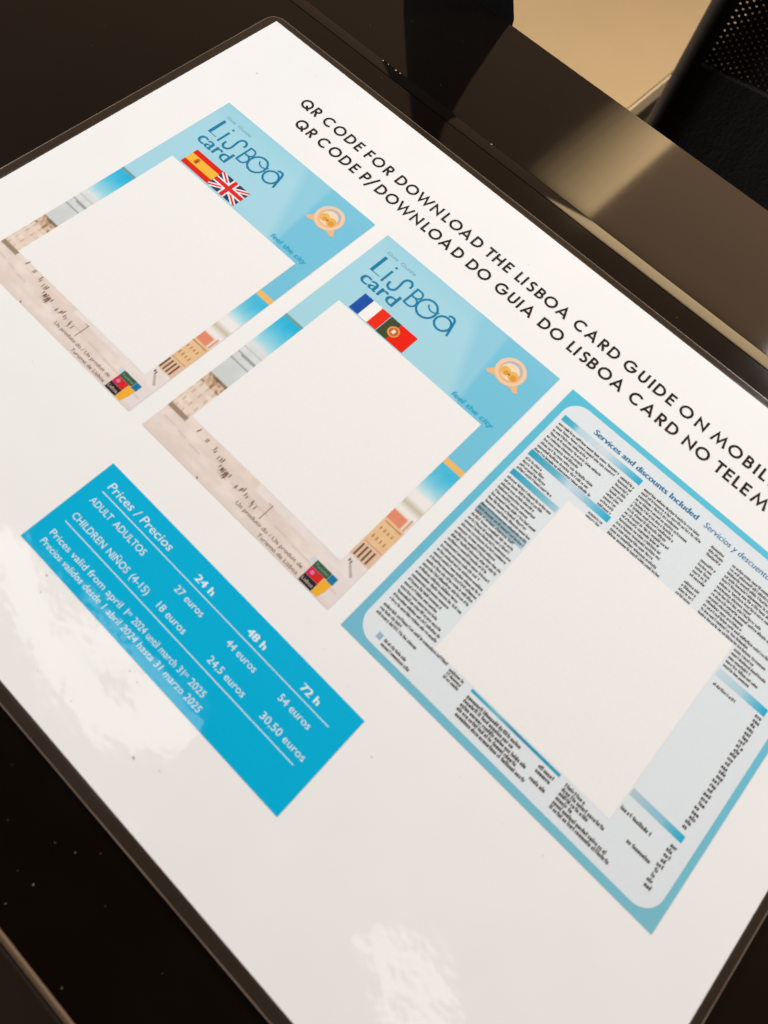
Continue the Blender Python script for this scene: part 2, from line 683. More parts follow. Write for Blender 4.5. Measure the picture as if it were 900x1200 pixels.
b = MB()
b.prism(round_rect(-3.9, -2.9, 299.7, 213.5, 5.0), Z_TABLE + 0.02, Z_FILM, M_FILM)
film = b.build("film_pouch", sign, bevel=0.28, seg=2)
b = MB()
b.ribbon(round_rect(-3.6, -2.6, 299.4, 213.2, 4.7), .22, Z_FILM + .004, M_RIM, True)
b.build("film_edge", sign)
b = MB()
b.ribbon(round_rect(-.5, -.45, 297.5, 210.45, .8), .16, Z_FILM + .004, M_RIM2, True)
b.build("sealed_edge", sign)
b = MB()
b.box(0, 0, -0.16, 297, 210, Z_PAPER, M_PAPER)
paper = b.build("paper_sheet", sign, closed=True)

# ---- the title, drawn with a geometric pen
SW = 0.182
H_ = SW / 2


def arc(cx, cy, rx, ry, a0, a1, n=22):
    return [(cx + rx * math.cos(math.radians(a0 + (a1 - a0) * k / n)), cy + ry * math.sin(math.radians(a0 + (a1 - a0) * k / n))) for k in range(n + 1)]


def bowl(x0, xm, yb, yt):
    r = (yt - yb) / 2
    return [(x0, yt), (xm, yt)] + arc(xm, (yt + yb) / 2, r, r, 90, -90, 14)[1:-1] + [(xm, yb), (x0, yb)]


GL = {
    'L': (0.50, [[(H_, 1), (H_, H_), (.50, H_)]]),
    'E': (0.56, [[(H_, 1), (H_, 0)], [(H_, 1 - H_), (.56, 1 - H_)], [(H_, .52), (.52, .52)], [(H_, H_), (.56, H_)]]),
    'F': (0.54, [[(H_, 1), (H_, 0)], [(H_, 1 - H_), (.54, 1 - H_)], [(H_, .50), (.50, .50)]]),
    'T': (0.70, [[(0, 1 - H_), (.70, 1 - H_)], [(.35, 1), (.35, 0)]]),
    'H': (0.76, [[(H_, 1), (H_, 0)], [(.76 - H_, 1), (.76 - H_, 0)], [(H_, .52), (.76 - H_, .52)]]),
    'I': (SW, [[(H_, 1), (H_, 0)]]),
    'A': (0.92, [[(.07, 0), (.46, .93), (.85, 0)], [(.20, .29), (.72, .29)]]),
    'M': (1.2, [[(.07, 0), (.29, .87), (.60, .16), (.91, .87), (1.13, 0)]]),
    'N': (0.84, [[(H_, 0), (H_, .86), (.84 - H_, .14), (.84 - H_, 1)]]),
    'O': (1.06, [arc(.53, .5, .53 - H_, .52 - H_, 0, 360, 36)]),
    'Q': (1.10, [arc(.53, .5, .53 - H_, .52 - H_, 0, 360, 36), [(.58, .38), (1.02, -.02)]]),
    'C': (0.92, [arc(.53, .5, .53 - H_, .52 - H_, 45, 315, 28)]),
    'G': (1.04, [arc(.53, .5, .53 - H_, .52 - H_, 42, 360, 30), [(.56, .50), (1.05, .50)]]),
    'D': (0.84, [[(H_, 1), (H_, 0)], bowl(H_, .84 - .5, H_, 1 - H_)]),
    'B': (0.62, [[(H_, 1), (H_, 0)], bowl(H_, .32, .53, 1 - H_), bowl(H_, .62 - .28, H_, .53)]),
    'R': (0.62, [[(H_, 1), (H_, 0)], bowl(H_, .33, .48, 1 - H_), [(.26, .48), (.56, 0)]]),
    'P': (0.62, [[(H_, 1), (H_, 0)], bowl(H_, .33, .44, 1 - H_)]),
    'S': (0.58, [arc(.29, .735, .20, .19, 25, 245, 16) + arc(.285, .295, .215, .22, 75, -145, 18)]),
    'U': (0.72, [[(H_, 1), (H_, .36)] + arc(.36, .36, .36 - H_, .36 - H_, 180, 360, 16) + [(.72 - H_, 1)]]),
    'V': (0.86, [[(.06, 1), (.43, .08), (.80, 1)]]),
    'W': (1.40, [[(.07, 1), (.41, .11), (.70, .89), (.99, .11), (1.33, 1)]]),
    '/': (0.62, [[(.06, -.20), (.60, 1.15)]]),
    'Ó': (1.06, [arc(.53, .5, .53 - H_, .52 - H_, 0, 360, 36), [(.48, 1.12), (.66, 1.32)]]),
}
CAP = 4.4


def title_line(words, base_y):
    """each letter with the x at which its ink starts"""
    mb = MB()
    for word, xs in words:
        for ch, x in zip(word, xs):
            w, strokes = GL[ch]
            for q, st in enumerate(strokes):
                closed = len(st) > 30 and ch in "OQÓ"
                pts = [(x + px * CAP, base_y - py * CAP) for px, py in (st[:-1] if closed else st)]
                mb.ribbon(pts, SW * CAP, Z1 + 0.003 * q, BLACK, closed)
    return mb.build("title_line", sign)


title_line((("QR", (36.4, 42.1)), ("CODE", (47.6, 52.9, 58.7, 63.6)), ("FOR", (68.6, 71.9, 77.8)),
            ("DOWNLOAD", (83.5, 88.1, 93.3, 100.2, 105.5, 108.4, 113.6, 118.8)), ("THE", (124.8, 128.5, 133.1)),
            ("LISBOA", (138.4, 141.2, 143.4, 147.0, 150.6, 156.1)), ("CARD", (163.2, 168.3, 173.7, 177.6)),
            ("GUIDE", (183.8, 189.8, 194.2, 196.1, 201.1)), ("ON", (206.0, 212.4)), ("MOBILE", (218.6, 224.8, 230.7, 234.7, 236.7, 240.4))), 23.2)
title_line((("QR", (42.3, 48.2)), ("CODE", (53.4, 58.8, 64.5, 69.5)), ("P/", (74.6, 77.6)),
            ("DOWNLOAD", (81.7, 86.3, 91.4, 98.3, 103.5, 106.3, 111.7, 117.3)), ("DO", (123.8, 128.3)),
            ("GUIA", (136.1, 141.8, 145.9, 147.8)), ("DO", (155.0, 159.6)), ("LISBOA", (167.2, 170.1, 172.3, 175.5, 179.4, 184.9)),
            ("CARD", (192.0, 197.2, 202.7, 206.7)), ("NO", (213.1, 217.7)), ("TELEMÓVEL", (224.9, 228.6, 232.0, 235.0, 238.8, 245.0, 250.2, 255.0, 258.5))), 31.5)

# ---- small dirt marks caught in the film
for (x, y, r) in ((165.3, 199.5, .55), (149.0, 187.6, .35), (124.2, 173.7, .30), (124.9, 170.3, .25), (16.0, 24.3, .55), (118.7, 183.2, .35), (115.5, 187.0, .4), (273.5, 203.1, .4), (206.2, 160.5, .35), (118.0, 190.6, .3), (172.0, 197.2, .25), (257.0, 125.8, .5), *((random.uniform(4, 292), random.choice((random.uniform(3, 16), random.uniform(147, 154), random.uniform(187, 206))), random.uniform(.12, .26)) for _ in range(34))):
    b = MB()
    pts = []
    for k in range(9):
        a = 2 * math.pi * k / 9
        q = r * random.uniform(.45, 1.1)
        pts.append((x + q * math.cos(a), y + 0.7 * q * math.sin(a)))
    b.poly(pts, Z1 - 0.01, ink((196, 186, 178), "dirt"))
    b.build("dirt_mark", sign)


# ---- the two picture cards
def mix(a, c, t):
    t = max(0.0, min(1.0, t))
    return tuple(p + (q - p) * t for p, q in zip(a, c))


def vnoise(x, y, s=0):
    xi, yi = math.floor(x), math.floor(y)
    fx, fy = x - xi, y - yi
    fx, fy = fx * fx * (3 - 2 * fx), fy * fy * (3 - 2 * fy)

    def h(i, j):
        v = math.sin(i * 127.1 + j * 311.7 + s * 74.7) * 43758.5453
        return v - math.floor(v)
    return (h(xi, yi) * (1 - fx) + h(xi + 1, yi) * fx) * (1 - fy) + (h(xi, yi + 1) * (1 - fx) + h(xi + 1, yi + 1) * fx) * fy


def paint(u, v):
    """the printed picture: sky blue top, sea, pale buildings, a sandy square"""
    light, mid, deep = (168, 218, 233), (146, 208, 230), (118, 199, 226)
    e1 = u - (40.5 + v * 0.45)
    e2 = u - (52.5 + v * 0.12)
    c = mix(light, mid, e1 / 4 + .5)
    c = mix(c, deep, e2 / 1.6 + .5)
    c = mix(c, (140, 205, 226), .35 * (1 - v / 9)) if v < 9 else c
    if v > 45.6:
        if u < 36:
            if v < 46.8:
                return (116, 158, 150)
            if v < 60:
                t = (v - 46.8) / 13.2
                c = mix((40, 184, 226), (205, 232, 238), t ** 1.5 + .12 * (vnoise(u * .5, v * .4, 3) - .5))
            elif v < 76:
                c = mix((226, 231, 230), (208, 214, 214), (v - 60) / 12 + .6 * (vnoise(u * .6, v * .5, 5) - .5))
                if abs(v - 65.4 - u * .03) < .35 or abs(v - 68.3) < .4:
                    c = (158, 164, 166)
                elif abs(v - 62.6) < .25:
                    c = (196, 203, 204)
            elif v < 80:
                q = vnoise(u * 1.3, v * 1.3, 9)
                c = mix((222, 196, 170), (140, 106, 80), (q - .45) * 3)
                if v < 76.8 and u > 1.5:
                    c = mix(c, (110, 92, 78), .7)
            elif v < 90.6 and (u < 7.2 or v < 88.5):
                c = mix((240, 226, 208), (226, 205, 190), vnoise(u * .7, v * .9, 2) * 1.2 - .2)
                if (u * 1.1) % 1.4 < .42 and (v - 80) % 3.2 < 1.5:
                    c = mix(c, (178, 152, 134), .55)
            elif v < 92.2 and u < 7.2:
                c = (158, 138, 120) if (abs(v - 91.0) < .35 or abs(v - 91.9) < .2) else (212, 192, 172)
            else:
                c = mix((228, 212, 198), (240, 226, 216), vnoise(u * .35, v * .5, 4))
        else:
            if v < 47.6:
                return (246, 190, 104)
            if v < 59.5:
                t = (v - 47.6) / 11.9
                c = mix((66, 190, 226), (226, 238, 240), t ** 2.0 + .12 * (vnoise(u * .5, v * .4, 6) - .5))
            elif v < 67.6:
                c = mix((242, 240, 236), (205, 194, 176), 1 - abs(v - 64.3) / 1.9)
            elif v < 71.6:
                c = (230, 144, 112) if (v > 68.0 and u < 71.2) else (240, 222, 208)
            elif v < 86:
                c = mix((240, 204, 158), (232, 190, 142), vnoise(u * .8, v * .8, 8))
                if v > 80.5:
                    c = mix(c, (226, 196, 178), .6)
            else:
                c = mix((232, 222, 218), (240, 232, 228), vnoise(u * .5, v * .5, 1))
    if v > 92.2:
        plaza = mix((229, 214, 203), (240, 228, 220), 1.4 * vnoise(u * .16, v * .3, 4) - .2)
        plaza = mix(plaza, (221, 206, 200), .7 * vnoise(u * .5 + v * .3, v * .9, 11) - .15)
        c = plaza if u < 62 else mix(plaza, (233, 224, 221), (u - 62) / 4)
        ln = abs((v - 92.2) - 4.2 * vnoise(u * .05, 3.0, 2) - u * .03 - 1.0)
        if ln < .16:
            c = mix(c, (204, 186, 176), .55)
        if 60 < u < 67.5 and 93.5 < v < 95:
            c = mix(c, (196, 220, 232), .8)
        if v > 100.2:
            c = mix(c, (226, 210, 200), .5)
    return c


def flag_spain(mb, x0, y0, x1, y1):
    red, yel = ink((226, 40, 26)), ink((250, 190, 66))
    h = y1 - y0
    mb.rect(x0, y0, x1, y0 + h * .27, Z2, red)
    mb.rect(x0, y0 + h * .27, x1, y0 + h * .73, Z2, yel)
    mb.rect(x0, y0 + h * .73, x1, y1, Z2, red)
    cx, cy = x0 + (x1 - x0) * .30, y0 + h * .5
    mb.rect(cx - .9, cy - .9, cx + .7, cy + 1.0, Z3, ink((204, 120, 44)))
    mb.rect(cx - .3, cy - .5, cx + .4, cy + .6, Z4, ink((170, 62, 36)))
    mb.rect(cx - .6, cy - 1.3, cx + .5, cy - .9, Z3, ink((190, 96, 40)))


def flag_uk(mb, x0, y0, x1, y1):
    blue, wh, red = ink((52, 58, 104)), ink((247, 242, 240)), ink((222, 42, 46))
    w, h = x1 - x0, y1 - y0
    mb.rect(x0, y0, x1, y1, Z2, blue)

    def diag(ax, ay, bx, by, t, z, m):
        # clipped diagonal bar
        L = math.hypot(bx - ax, by - ay)
        k = t * L
        pts = []
        if (bx - ax) * (by - ay) > 0:
            dx, dy = k / (2 * (h / 1)) * 1.0, k / (2 * (w / 1))
            dx, dy = t * L / h / 2, t * L / w / 2
            pts = [(ax, ay), (ax + dx, ay), (bx, by - dy), (bx, by), (bx - dx, by), (ax, ay + dy)]
        else:
            dx, dy = t * L / h / 2, t * L / w / 2
            pts = [(ax, ay), (ax, ay - dy), (bx - dx, by), (bx, by), (bx, by + dy), (ax + dx, ay)]
        mb.poly(pts, z, m)
    diag(x0, y0, x1, y1, h * .22, Z2 + .004, wh)
    diag(x0, y1, x1, y0, h * .22, Z2 + .006, wh)
    diag(x0, y0, x1, y1, h * .08, Z2 + .008, red)
    diag(x0, y1, x1, y0, h * .08, Z2 + .010, red)
    cx, cy = (x0 + x1) / 2, (y0 + y1) / 2
    mb.rect(cx - w * .105, y0, cx + w * .105, y1, Z2 + .012, wh)
    mb.rect(x0, cy - h * .17, x1, cy + h * .17, Z2 + .014, wh)
    mb.rect(cx - w * .06, y0, cx + w * .06, y1, Z2 + .016, red)
    mb.rect(x0, cy - h * .10, x1, cy + h * .10, Z2 + .018, red)


def flag_france(mb, x0, y0, x1, y1):
    w = (x1 - x0) / 3
    mb.rect(x0, y0, x0 + w, y1, Z2, ink((26, 84, 172)))
    mb.rect(x0 + w, y0, x0 + 2 * w, y1, Z2, ink((250, 246, 244)))
    mb.rect(x0 + 2 * w, y0, x1, y1, Z2, ink((238, 48, 30)))


def flag_portugal(mb, x0, y0, x1, y1):
    w = x1 - x0
    h = y1 - y0
    xs = x0 + w * .38
    mb.rect(x0, y0, xs, y1, Z2, ink((66, 78, 52)))
    mb.rect(xs, y0, x1, y1, Z2, ink((238, 36, 22)))
    cy = (y0 + y1) / 2
    mb.disc(xs, cy, h * .27, Z3, ink((226, 168, 88)), 20)
    mb.disc(xs, cy, h * .20, Z3 + .006, ink((190, 96, 50)), 20)
    mb.rect(xs - h * .12, cy - h * .15, xs + h * .12, cy + h * .14, Z4, ink((232, 110, 70)))
    mb.rect(xs - h * .07, cy - h * .09, xs + h * .07, cy + h * .09, Z4 + .006, ink((250, 236, 220)))


TEAL = ink((22, 128, 170), "teal_print")


def logo(mb, X, Y):
    """the drawn word LiSBOa; X, Y map the card's own millimetres"""
    def st(pts, w=.82, z=Z2, closed=False):
        mb.ribbon([(X(px), Y(py)) for px, py in pts], w, z, TEAL, closed)
    # L: a heavy stem with a fine foot
    st([(6.0, 6.9), (6.0, 14.4)], 1.25)
    st([(6.5, 14.2), (9.6, 14.2)], .26, Z2 + .003)
    # i
    st([(11.0, 9.4), (11.0, 15.0)], .85)
    mb.disc(X(11.0), Y(7.7), .46, Z2, TEAL, 12)
    # S, a long swash
    s = [(13.2, 12.9), (13.5, 14.6), (14.9, 15.3), (16.2, 14.4), (16.4, 12.6), (16.1, 10.2), (16.5, 8.6), (17.8, 8.0), (19.0, 8.8), (19.2, 10.3)]
    sp = []
    for k in range(len(s) - 1):
        p0, p1, p2, p3 = s[max(k - 1, 0)], s[k], s[k + 1], s[min(k + 2, len(s) - 1)]
        for q in range(6):
            t = q / 6
            sp.append(tuple(.5 * (2 * p1[a] + (p2[a] - p0[a]) * t + (2 * p0[a] - 5 * p1[a] + 4 * p2[a] - p3[a]) * t * t + (3 * p1[a] - p0[a] - 3 * p2[a] + p3[a]) * t ** 3) for a in (0, 1)))
    sp.append(s[-1])
    st(sp)
    # B
    st([(21.2, 8.3), (21.2, 15.6)], .80)
    st([(21.2, 8.5)] + arc(22.7, 10.1, 1.5, 1.6, -90, 90, 12) + [(21.2, 11.7)], .62, Z2 + .003)
    st([(21.2, 11.7)] + arc(22.9, 13.6, 1.7, 1.85, -90, 90, 12) + [(21.2, 15.4)], .62, Z2 + .006)
    # O with an inner loop
    st(arc(28.0, 11.9, 3.35, 3.6, 0, 360, 32)[:-1], .76, Z2, True)
    st(arc(29.6, 9.4, 2.3, 2.2, 160, 20, 14), .5, Z2 + .003)
    # a with a long tail
    st(arc(35.0, 12.3, 2.75, 2.75, 0, 360, 28)[:-1], .76, Z2, True)
    st([(34.6, 8.75), (35.3, 8.2), (36.3, 8.15), (37.1, 8.8), (37.5, 10.0), (38.8, 14.9)], .8, Z2 + .003)


def tart(mb, cx, cy):
    """a plate of two golden pastries seen from above"""
    rim, rim2, gold, gold2, shade, hl = (ink((244, 208, 172)), ink((238, 190, 140)), ink((240, 184, 96)), ink((226, 158, 62)), ink((188, 186, 196)), ink((246, 222, 190)))
    base_p = [(cx - 6.2, cy + 4.8), (cx - 4.2, cy + 2.0), (cx + 4.2, cy + 2.0), (cx + 6.4, cy + 4.6), (cx + 5.2, cy + 5.3), (cx + 3.2, cy + 4.6), (cx, cy + 5.5), (cx - 3.2, cy + 4.7), (cx - 5.2, cy + 5.5)]
    mb.poly(base_p, Z2, rim2)
    mb.disc(cx, cy, 5.1, Z2 + .004, rim, 36)
    mb.disc(cx, cy + .2, 3.9, Z2 + .008, rim2, 32)
    mb.disc(cx, cy - .5, 3.5, Z2 + .012, shade, 30)
    mb.disc(cx - .1, cy + .2, 3.1, Z2 + .016, hl, 30)
    mb.disc(cx - 1.4, cy + .9, 1.7, Z3, gold, 22)
    mb.disc(cx + 1.6, cy + .9, 1.8, Z3 + .004, gold, 22)
    mb.disc(cx + 2.0, cy + 1.4, 1.1, Z3 + .008, gold2, 16)
    mb.disc(cx - .9, cy + 1.3, .8, Z3 + .010, gold2, 14)
    mb.disc(cx + .2, cy + 1.2, .45, Z3 + .014, ink((176, 128, 40)), 12)


def card(x0, x1, patch, flags, label):
    k = (x1 - x0) / 73.0
    y0 = 41.6
    X = lambda u: x0 + u * k
    Y = lambda v: y0 + v
    mb = MB()
    nu, nv = 146, 203
    mb.mat(M_PIC)
    mb.col = []
    for j in range(nv + 1):
        for i in range(nu + 1):
            u, v = 73 * i / nu, 101.2 * j / nv
            mb.v.append((X(u), Y(v), Z1))
            c = lin(paint(u, v))
            mb.col += [c[0] * INK, c[1] * INK, c[2] * INK, 1]
    for j in range(nv):
        for i in range(nu):
            a = j * (nu + 1) + i
            mb.f.append([a, a + nu + 1, a + nu + 2, a + 1])
            mb.mi.append(0)
    c = mb.build("picture_card", sign)
    c["label"] = label
    # details of the printed view: facade openings, figures, mast, lamp
    d = MB()
    br = ink((112, 78, 58))
    for q in range(4):
        d.rect(X(67.0 + q * 1.35), Y(81.4), X(67.6 + q * 1.35), Y(85.6), Z2, ink((120, 88, 70)))
        d.rect(X(67.2 + q * 1.35), Y(74.4), X(67.55 + q * 1.35), Y(75.4), Z2, ink((168, 122, 84)))
        d.rect(X(67.2 + q * 1.35), Y(77.4), X(67.55 + q * 1.35), Y(78.6), Z2, ink((168, 122, 84)))
    d.rect(X(66.8), Y(72.3), X(72.6), Y(72.7), Z2, ink((190, 140, 100)))
    d.rect(X(66.8), Y(80.3), X(72.6), Y(80.6), Z2, ink((206, 160, 118)))
    d.rect(X(71.9), Y(67.2), X(72.5), Y(71.4), Z2, ink((214, 170, 150)))
    d.rect(X(67.4), Y(87.0), X(67.9), Y(87.9), Z2, ink((92, 82, 74)))
    d.rect(X(68.2), Y(87.2), X(68.6), Y(88.3), Z2, ink((110, 98, 88)))
    d.poly([(X(68.2), Y(88.4)), (X(69.0), Y(88.2)), (X(71.6), Y(90.6)), (X(71.0), Y(91.2))], Z2, ink((196, 184, 174)))
    d.build("building_details", c)
    d = MB()
    rnd = random.Random(3)
    for (u, v, m) in ((16.2, 91.9, 2), (19.8, 92.6, 3), (22.8, 93.0, 4), (25.0, 94.5, 5), (26.2, 95.6, 6), (27.2, 95.2, 5), (31.8, 95.2, 2), (33.4, 95.2, 3), (36.0, 95.4, 2), (37.6, 95.6, 2), (39.2, 96.3, 2), (12.4, 91.4, 2)):
        for q in range(m):
            uu, vv = u + rnd.uniform(-1.1, 1.1), v + rnd.uniform(-.6, .6)
            ln = rnd.uniform(.6, 1.2)
            d.disc(X(uu + .17), Y(vv - ln - .12), .17, Z2 + .002 * q, ink((150, 116, 98)), 8)
            d.rect(X(uu), Y(vv - ln), X(uu + .3), Y(vv), Z2 + .002 * q, rnd.choice((br, ink((146, 104, 92)), ink((96, 84, 62)))))
            d.poly([(X(uu), Y(vv)), (X(uu + .25), Y(vv)), (X(uu - .5), Y(vv + .45))], Z2 + .001 * q, ink((206, 186, 176)))
    d.poly([(X(22.0), Y(100.4)), (X(22.9), Y(100.9)), (X(22.3), Y(101.15))], Z2, ink((150, 70, 54)))
    d.rect(X(42.5), Y(91.6), X(42.75), Y(97.0), Z2 + .01, ink((146, 120, 104)))
    d.rect(X(41.3), Y(91.8), X(42.4), Y(92.05), Z2 + .01, ink((190, 170, 156)))
    d.build("square_figures", c)
    # white square where a code was printed
    d = MB()
    d.rect(*patch, Z2, WHITE)
    d.build("white_square", c)
    d = MB()
    logo(d, X, Y)
    write(d, "card", X(5.8), X(20.0), Y(19.9), 5.0, Z2, TEAL, bold=.28)
    d.build("logo_lettering", c)
    d = MB()
    faint = ink((118, 176, 194))
    write(d, "Guia", X(4.8), X(9.2), Y(5.6), 1.25, Z2, faint, .15)
    write(d, "Guide", X(10.6), X(17.0), Y(5.6), 1.25, Z2, faint, .15)
    d.build("small_lettering", c)
    d = MB()
    write(d, "feel the city", X(53.2), X(68.9), Y(29.2), 1.75, Z2 + .03, ink((24, 176, 214)), .12, bold=.12)
    d.build("slogan_lettering", c)
    d = MB()
    tart(d, X(60.9), Y(9.6))
    d.build("pastry_emblem", c)
    for fn, r in flags:
        d = MB()
        fn(d, *r)
        d.build("flag", c)
    d = MB()
    gr = ink((122, 96, 84))
    write(d, "Un produto do / Un produit de", X(35.0), X(60.4), Y(98.5), 1.15, Z2 + .016, gr)
    write(d, "Turismo de Lisboa", X(45.6), X(60.6), Y(100.6), 1.15, Z2 + .016, gr)
    d.build("credit_lettering", c)
    d = MB()
    d.rect(X(61.8), Y(98.4), X(66.4), Y(100.95), Z2, ink((48, 38, 34)))
    d.rect(X(61.8), Y(95.9), X(66.4), Y(98.35), Z2, ink((216, 44, 40)))
    d.rect(X(61.8), Y(95.9), X(64.0), Y(98.35), Z2 + .006, ink((208, 40, 84)))
    d.disc(X(63.2), Y(97.1), .65, Z3, ink((232, 120, 150)), 12)
    d.rect(X(61.8), Y(93.6), X(67.2), Y(95.85), Z2, ink((62, 98, 72)))
    d.rect(X(67.3), Y(93.6), X(69.4), Y(95.95), Z2, ink((22, 122, 166)))
    d.poly([(X(66.5), Y(96.0)), (X(69.2), Y(96.0)), (X(69.2), Y(98.2)), (X(68.6), Y(100.9)), (X(66.5), Y(100.95))], Z2, ink((244, 180, 54)))
    write(d, "Lisboa", X(62.2), X(66.0), Y(100.2), .95, Z3, ink((214, 204, 198)))
    write(d, "Turismo", X(62.2), X(66.8), Y(95.1), .8, Z3, ink((150, 176, 156)))
    d.build("tourism_emblem", c)
    return c


card(20.5, 92.55, (26.9, 72.3, 86.5, 132.1), ((flag_spain, (30.2, 64.2, 43.2, 71.6)), (flag_uk, (43.2, 64.0, 56.2, 71.5))),
     "picture card with the Spanish and British flags above its white square")
card(98.3, 172.9, (105.8, 71.9, 165.9, 131.1), ((flag_france, (109.6, 63.8, 121.2, 71.4)), (flag_portugal, (121.4, 63.9, 132.6, 71.5))),
     "picture card with the French and Portuguese flags above its white square")

# ---- the blue price table
b = MB()
CY = ink((0, 180, 224), "cyan_print")
b.rect(102.3, 155.76, 199.2, 185.2, Z1, CY)
price = b.build("price_panel", sign)
PW = ink((232, 248, 252), "pale_print")
b = MB()
write(b, "Prices / Precios", 106.9, 132.0, 161.45, 2.35, Z2, PW, .10)
for t, x0, x1 in (("24 h", 142.4, 148.9), ("48 h", 162.3, 168.6), ("72 h", 182.0, 188.0)):
    write(b, t, x0, x1, 161.55, 1.9, Z2, PW, bold=.22)
b.build("heading_lettering", price)
for y in (162.95, 174.85):
    b = MB()
    b.rect(106.9, y - .11, 193.8, y + .11, Z2, PW)
    b.build("rule_line", price)
b = MB()
for t, x0, x1 in (("ADULT", 106.6, 114.8), ("ADULTOS", 116.2, 128.3), ("27 euros", 140.8, 151.2), ("44 euros", 160.6, 171.0), ("54 euros", 179.8, 190.5)):
    write(b, t, x0, x1, 167.05, 1.85, Z2, PW)
b.build("adult_price_lettering", price)
b = MB()
for t, x0, x1 in (("CHILDREN", 106.9, 119.6), ("NIÑOS", 121.0, 129.0), ("(4-15)", 130.4, 137.0), ("18 euros", 141.0, 151.3), ("24,5 euros", 160.4, 173.4), ("30,50 euros", 179.7, 194.8)):
    write(b, t, x0, x1, 173.0, 1.85, Z2, PW)
b.build("child_price_lettering", price)
b = MB()
for t, x0, x1, dy, cp in (("Prices valid from april 1", 106.8, 137.1, 0, 1.75), ("st", 137.4, 138.7, -.85, .9), ("2024 until march 31", 139.7, 158.7, 0, 1.75), ("st", 159.0, 160.3, -.85, .9), ("2025", 161.2, 166.5, 0, 1.75)):
    write(b, t, x0, x1, 179.75 + dy, cp, Z2, PW)
write(b, "Precios validos desde 1 abril 2024 hasta 31 marzo 2025", 106.9, 168.3, 182.75, 1.7, Z2, PW, .12)
b.build("validity_lettering", price)

# ---- the services panel
b = MB()
mb = b
mb.mat(M_PIC)
mb.col = []
N2 = 40
for j in range(N2 + 1):
    for i in range(N2 + 1):
        u, v = i / N2, j / N2
        mb.v.append((178.05 + 102.5 * u, 41.45 + 101.65 * v, Z1))
        c = lin(mix(mix((92, 196, 222), (96, 200, 226), u), mix((118, 190, 214), (126, 194, 212), u), v))
        mb.col += [q * INK for q in c] + [1]
for j in range(N2):
    for i in range(N2):
        a = j * (N2 + 1) + i
        mb.f.append([a, a + N2 + 1, a + N2 + 2, a + 1])
        mb.mi.append(0)
serv = mb.build("services_panel", sign)
b = MB()
b.poly(round_rect(180.5, 43.7, 278.7, 140.9, 6.0, 10), Z2, ink((228, 236, 240), "grey_print"))
inner = b.build("inner_panel", serv)
b = MB()
DB = ink((14, 118, 166), "blue_print")
write(b, "Services and discounts Included", 191.9, 230.6, 48.95, 2.0, Z3, DB, .04, bold=.24)
write(b, "Servicios y descuentos Incluidos", 233.2, 267.5, 48.95, 2.0, Z3, DB, .16, bold=.06)
b.build("heading_lettering", serv)


def bar(mb, x0, x1, y0, y1, stops, z=Z3):
    """printed band whose tint changes along its length"""
    n = 30
    i0 = len(mb.v)
    for k in range(n + 1):
        t = k / n
        for (ta, ca), (tb, cb) in zip(stops, stops[1:]):
            if ta <= t <= tb:
                c = mix(ca, cb, (t - ta) / (tb - ta))
        c = lin(c)
        for y in (y0, y1):
            mb.v.append((x0 + (x1 - x0) * t, y, z))
            mb.col += [q * INK for q in c] + [1]
    for k in range(n):
        a = i0 + 2 * k
        mb.f.append([a, a + 1, a + 3, a + 2])
        mb.mi.append(0)


def band(*a):
    mb = MB()
    mb.mat(M_PIC)
    mb.col = []
    bar(mb, *a)
    return mb.build("heading_band", serv)


PALE, STR, DARKB = (216, 227, 232), (40, 176, 212), (36, 140, 172)
band(181.9, 212.0, 50.3, 52.6, [(0, (58, 176, 208)), (.14, (90, 186, 212)), (.2, (188, 220, 230)), (.55, PALE), (.75, (150, 206, 224)), (1, STR)])
band(181.9, 212.0, 66.7, 69.0, [(0, (48, 164, 196)), (.35, (110, 186, 208)), (.5, (206, 224, 236)), (.66, (176, 212, 230)), (1, STR)])
band(181.9, 199.3, 75.5, 77.6, [(0, (48, 164, 196)), (.5, (100, 182, 206)), (1, (170, 208, 222))])
band(182.0, 199.2, 90.3, 93.2, [(0, (140, 176, 192)), (.8, (160, 192, 206)), (1, (176, 210, 220))])
band(259.2, 275.0, 79.6, 82.0, [(0, (206, 222, 232)), (.5, (180, 212, 228)), (1, STR)])
band(259.0, 275.1, 120.4, 122.4, [(0, (184, 208, 216)), (.6, (140, 198, 216)), (1, STR)])
band(213.8, 243.5, 130.9, 131.75, [(0, (34, 166, 200)), (.3, (120, 190, 208)), (.5, (60, 150, 178)), (1, (34, 166, 200))])

# running text too small to read: word shapes line by line
rng = random.Random(11)


